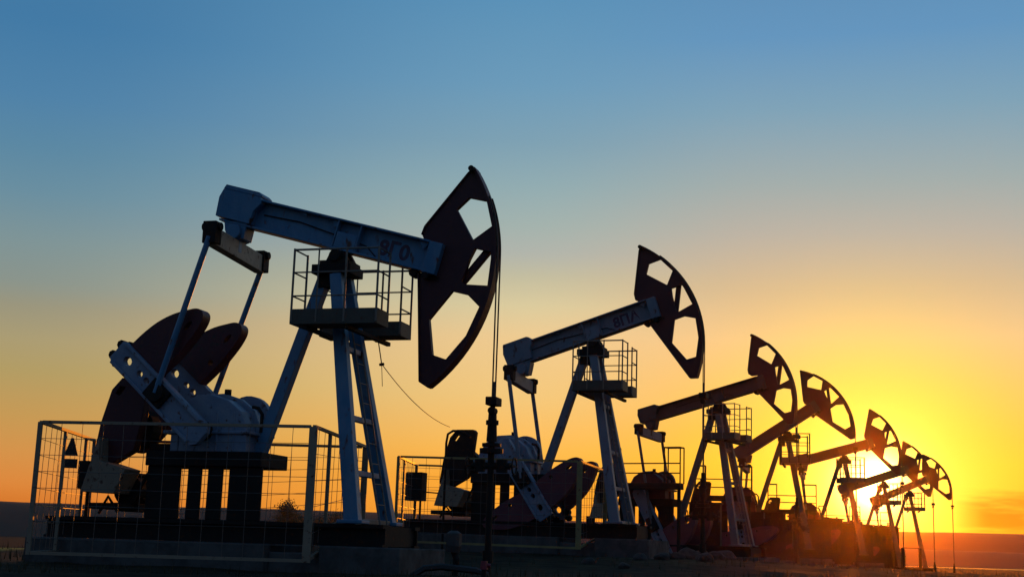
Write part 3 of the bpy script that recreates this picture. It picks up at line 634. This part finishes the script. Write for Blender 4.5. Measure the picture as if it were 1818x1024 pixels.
# grass and weeds on the soil: nobody could count the blades
rnd = random.Random(5); vs = []; fs = []
for k in range(9000):
    az = RAD(rnd.uniform(-25, 27)); r = 19.2 + 42 * rnd.random() ** 1.5; x, y = r * sin(az), r * cos(az)
    if noise.noise(Vector((x * .35, y * .35, 2))) < -.02: continue
    z = ground_z(x, y); h = rnd.uniform(.05, .20) * (1.3 if x < -7.5 or x > 4 else .75); a = rnd.uniform(0, 2 * pi); w = .006 + h * .02; l = rnd.uniform(.0, .6) * h
    dx, dy = cos(a), sin(a); o = len(vs); vs += [(x - dy * w, y + dx * w, z - .01), (x + dy * w, y - dx * w, z - .01), (x + dx * l, y + dy * l, z + h)]; fs.append((o, o + 1, o + 2))
me = bpy.data.meshes.new('grass'); me.from_pydata(vs, [], fs); me.materials.append(M['grassy']); o = bpy.data.objects.new('grass', me); COL.objects.link(o); o['kind'] = 'stuff'

# ------------------------------------------------------------------ haze
HAZE_DENSITY = .00013
HAZE_G = .955
b = MB(); b.box(-3100, 3100, -3100, 3100, -2.6, 11)
m = bpy.data.materials.new('haze_air'); m.use_nodes = True; nt = m.node_tree; nt.nodes.clear()
ou = nt.nodes.new('ShaderNodeOutputMaterial'); pv = nt.nodes.new('ShaderNodeVolumePrincipled')
pv.inputs['Density'].default_value = HAZE_DENSITY; pv.inputs['Color'].default_value = (.95, .50, .02, 1); pv.inputs['Anisotropy'].default_value = HAZE_G
nt.links.new(pv.outputs[0], ou.inputs['Volume'])
HZ = True
if HZ:
    o = b.build('haze', m); o['kind'] = 'stuff'; o.display_type = 'WIRE'

# ------------------------------------------------------------------ sky and sun
SUN_AZ, SUN_EL = RAD(15.13), RAD(3.09)
sd = Vector((sin(SUN_AZ) * cos(SUN_EL), cos(SUN_AZ) * cos(SUN_EL), sin(SUN_EL)))
W = bpy.data.worlds.new('World'); S.world = W; W.use_nodes = True; nt = W.node_tree; N = nt.nodes; L = nt.links; N.clear()
def lin(h):
    c = [int(h[i:i + 2], 16) / 255 for i in (0, 2, 4)]
    return tuple(v / 12.92 if v < .04045 else ((v + .055) / 1.055) ** 2.4 for v in c)
def math_node(op, a, b=None, c=None, clamp=False):
    n = N.new('ShaderNodeMath'); n.operation = op; n.use_clamp = clamp
    for i, v in enumerate((a, b, c)):
        if v is None: continue
        if isinstance(v, (int, float)): n.inputs[i].default_value = v
        else: L.new(v, n.inputs[i])
    return n.outputs[0]
def sstep(v, a, b):
    n = N.new('ShaderNodeMapRange'); n.interpolation_type = 'SMOOTHSTEP'; n.inputs[1].default_value = a; n.inputs[2].default_value = b
    n.inputs[3].default_value = 0; n.inputs[4].default_value = 1; L.new(v, n.inputs[0]); return n.outputs[0]
def mixc(f, a, b):
    n = N.new('ShaderNodeMix'); n.data_type = 'RGBA'; L.new(f, n.inputs[0]); L.new(a, n.inputs[6]); L.new(b, n.inputs[7]); return n.outputs[2]
tc = N.new('ShaderNodeTexCoord'); nrm = N.new('ShaderNodeVectorMath'); nrm.operation = 'NORMALIZE'; L.new(tc.outputs['Generated'], nrm.inputs[0])
sep = N.new('ShaderNodeSeparateXYZ'); L.new(nrm.outputs[0], sep.inputs[0])
elev = math_node('MULTIPLY', math_node('ARCSINE', sep.outputs[2]), 180 / pi)          # degrees
fac = math_node('DIVIDE', math_node('ADD', elev, 5), 65, clamp=True)
azim = math_node('MULTIPLY', math_node('ARCTAN2', sep.outputs[0], sep.outputs[1]), 180 / pi)
dz = math_node('SUBTRACT', azim, 15.13)
daz = math_node('ABSOLUTE', math_node('WRAP', dz, -180, 180))
dp = N.new('ShaderNodeVectorMath'); dp.operation = 'DOT_PRODUCT'; L.new(nrm.outputs[0], dp.inputs[0]); dp.inputs[1].default_value = sd
psi = math_node('MULTIPLY', math_node('ARCCOSINE', math_node('MINIMUM', dp.outputs['Value'], 1.)), 180 / pi)
def ramp(stops):
    r = N.new('ShaderNodeValToRGB'); cr = r.color_ramp; cr.interpolation = 'LINEAR'
    st = [((e + 5) / 65, c if isinstance(c, tuple) else lin(c)) for e, c in stops]
    cr.elements[0].position = st[0][0]; cr.elements[0].color = (*st[0][1], 1); cr.elements[1].position = st[-1][0]; cr.elements[1].color = (*st[-1][1], 1)
    for p, c in st[1:-1]: e = cr.elements.new(p); e.color = (*c, 1)
    L.new(fac, r.inputs[0]); return r.outputs[0]
TOP = [(32, (.06, .17, .32)), (60, (.03, .08, .17))]
rL = ramp([(-5, 'a8602c'), (0, 'd07030'), (1.4, 'd87a30'), (1.95, 'dc863c'), (3.3, 'd2914a'), (4.6, 'c49753'), (6.4, 'b09a62'), (7.7, 'a89a72'), (9.05, '97937c'), (9.9, '88928a'), (11.65, '7b9296'), (13.6, '668c9f'), (15.3, '5886a2'), (17.3, '4c80a7'), (20.3, '3f78a4')] + TOP)
rC = ramp([(-5, 'c07030'), (0, 'f0942a'), (2.9, 'f8a632'), (4.1, 'f8b64e'), (6.4, 'eec47a'), (8.8, 'ecc88e'), (10.2, 'd8c99c'), (11.4, 'c0bb9e'), (12.4, 'adb2aa'), (13.6, '9fb0ac'), (15.2, '8eaab0'), (17.1, '7a9fb2'), (19.5, '6899b9'), (22.9, '5890b7')] + TOP)
rR = ramp([(-5, 'a05010'), (0, 'd87008'), (1.4, 'e07c0a'), (2.3, 'f0940f'), (2.97, 'f5a816'), (3.9, 'f4b422'), (5, 'f4b23c'), (6.75, 'f4b962'), (8.95, 'eec086'), (11.1, 'd0b48e'), (13.3, 'b5aea2'), (15.4, '9caaaa'), (18.4, '7aa0b6'), (21.4, '5f93bd')] + TOP)
rB = ramp([(-5, (.02, .02, .025)), (0, (.07, .075, .10)), (6, (.07, .10, .15)), (15, (.055, .11, .20)), (30, (.045, .11, .22)), (60, (.025, .07, .16))])
c1 = mixc(sstep(daz, 4, 15), rR, rC); c2 = mixc(sstep(daz, 13, 36), c1, rL); c3 = mixc(sstep(daz, 45, 120), c2, rB)
def glow(width, power, col):
    e = math_node('POWER', math_node('DIVIDE', psi, width), power); f = math_node('EXPONENT', math_node('MULTIPLY', e, -1))
    n = N.new('ShaderNodeMix'); n.data_type = 'RGBA'; n.inputs[6].default_value = (0, 0, 0, 1); n.inputs[7].default_value = (*col, 1); n.clamp_factor = False
    L.new(f, n.inputs[0]); return n.outputs[2]
def addc(a, b):
    n = N.new('ShaderNodeMix'); n.data_type = 'RGBA'; n.blend_type = 'ADD'; n.clamp_result = False; n.inputs[0].default_value = 1; L.new(a, n.inputs[6]); L.new(b, n.inputs[7]); return n.outputs[2]
# low streak of cloud right of the sun
nz = N.new('ShaderNodeTexNoise'); mp = N.new('ShaderNodeMapping'); mp.inputs['Scale'].default_value = (9, 9, 75); L.new(nrm.outputs[0], mp.inputs[0]); L.new(mp.outputs[0], nz.inputs['Vector'])
nz.inputs['Scale'].default_value = 1; nz.inputs['Detail'].default_value = 5
band = math_node('MULTIPLY', sstep(elev, 3.4, 2.2), sstep(elev, .6, 1.6)); band = math_node('MULTIPLY', band, sstep(azim, 17.8, 19.6)); band = math_node('MULTIPLY', band, sstep(azim, 60, 30))
cl = math_node('MULTIPLY', band, sstep(nz.outputs['Fac'], .36, .56), clamp=True)
cc = N.new('ShaderNodeRGB'); cc.outputs[0].default_value = (*lin('e06c08'), 1)
def gfac(width, power): return math_node('EXPONENT', math_node('MULTIPLY', math_node('POWER', math_node('DIVIDE', psi, width), power), -1))
yel = N.new('ShaderNodeRGB'); yel.outputs[0].default_value = (1.0, .74, .006, 1)
c4 = mixc(math_node('MULTIPLY', gfac(5.3, 2.2), .985), c3, yel.outputs[0])
sky = addc(addc(addc(c4, glow(7.2, 2.4, (.20, .125, .03))), glow(1.9, 1.3, (.9, .75, .30))), glow(.85, 1.7, (6., 4.8, 2.2)))
sky = mixc(math_node('MULTIPLY', cl, .9), sky, cc.outputs[0])
bg = N.new('ShaderNodeBackground'); L.new(sky, bg.inputs['Color']); bg.inputs['Strength'].default_value = 1
ns = N.new('ShaderNodeTexSky'); ns.sky_type = 'NISHITA'; ns.sun_disc = False; ns.sun_elevation = SUN_EL; ns.sun_rotation = SUN_AZ
bg2 = N.new('ShaderNodeBackground'); L.new(ns.outputs[0], bg2.inputs['Color']); bg2.inputs['Strength'].default_value = .004
ad = N.new('ShaderNodeAddShader'); L.new(bg.outputs[0], ad.inputs[0]); L.new(bg2.outputs[0], ad.inputs[1])
ow = N.new('ShaderNodeOutputWorld'); L.new(ad.outputs[0], ow.inputs['Surface'])

sl = bpy.data.lights.new('sun', 'SUN'); sl.energy = 2.0; sl.angle = RAD(.55); sl.color = (1, .27, .012)
so = bpy.data.objects.new('sun', sl); COL.objects.link(so); so.rotation_euler = (-sd).to_track_quat('-Z', 'Y').to_euler(); so.location = (30, 100, 30)

# ------------------------------------------------------------------ camera
cd = bpy.data.cameras.new('camera'); cam = bpy.data.objects.new('camera', cd); COL.objects.link(cam); S.camera = cam
cd.sensor_width = 36; cd.lens = 36 * 2400 / 1818; cd.clip_end = 20000; cd.clip_start = .1
pit, rol = RAD(10.914), RAD(1.833)
cam.matrix_world = Matrix.Rotation(pi / 2 + pit, 4, 'X') @ Matrix.Rotation(rol, 4, 'Z')
S.render.engine = 'CYCLES'; S.cycles.use_denoising = True
S.cycles.max_bounces = 6; S.cycles.volume_bounces = 0
S.view_settings.view_transform = 'Standard'; S.view_settings.look = 'None'; S.view_settings.exposure = 0; S.view_settings.gamma = 1
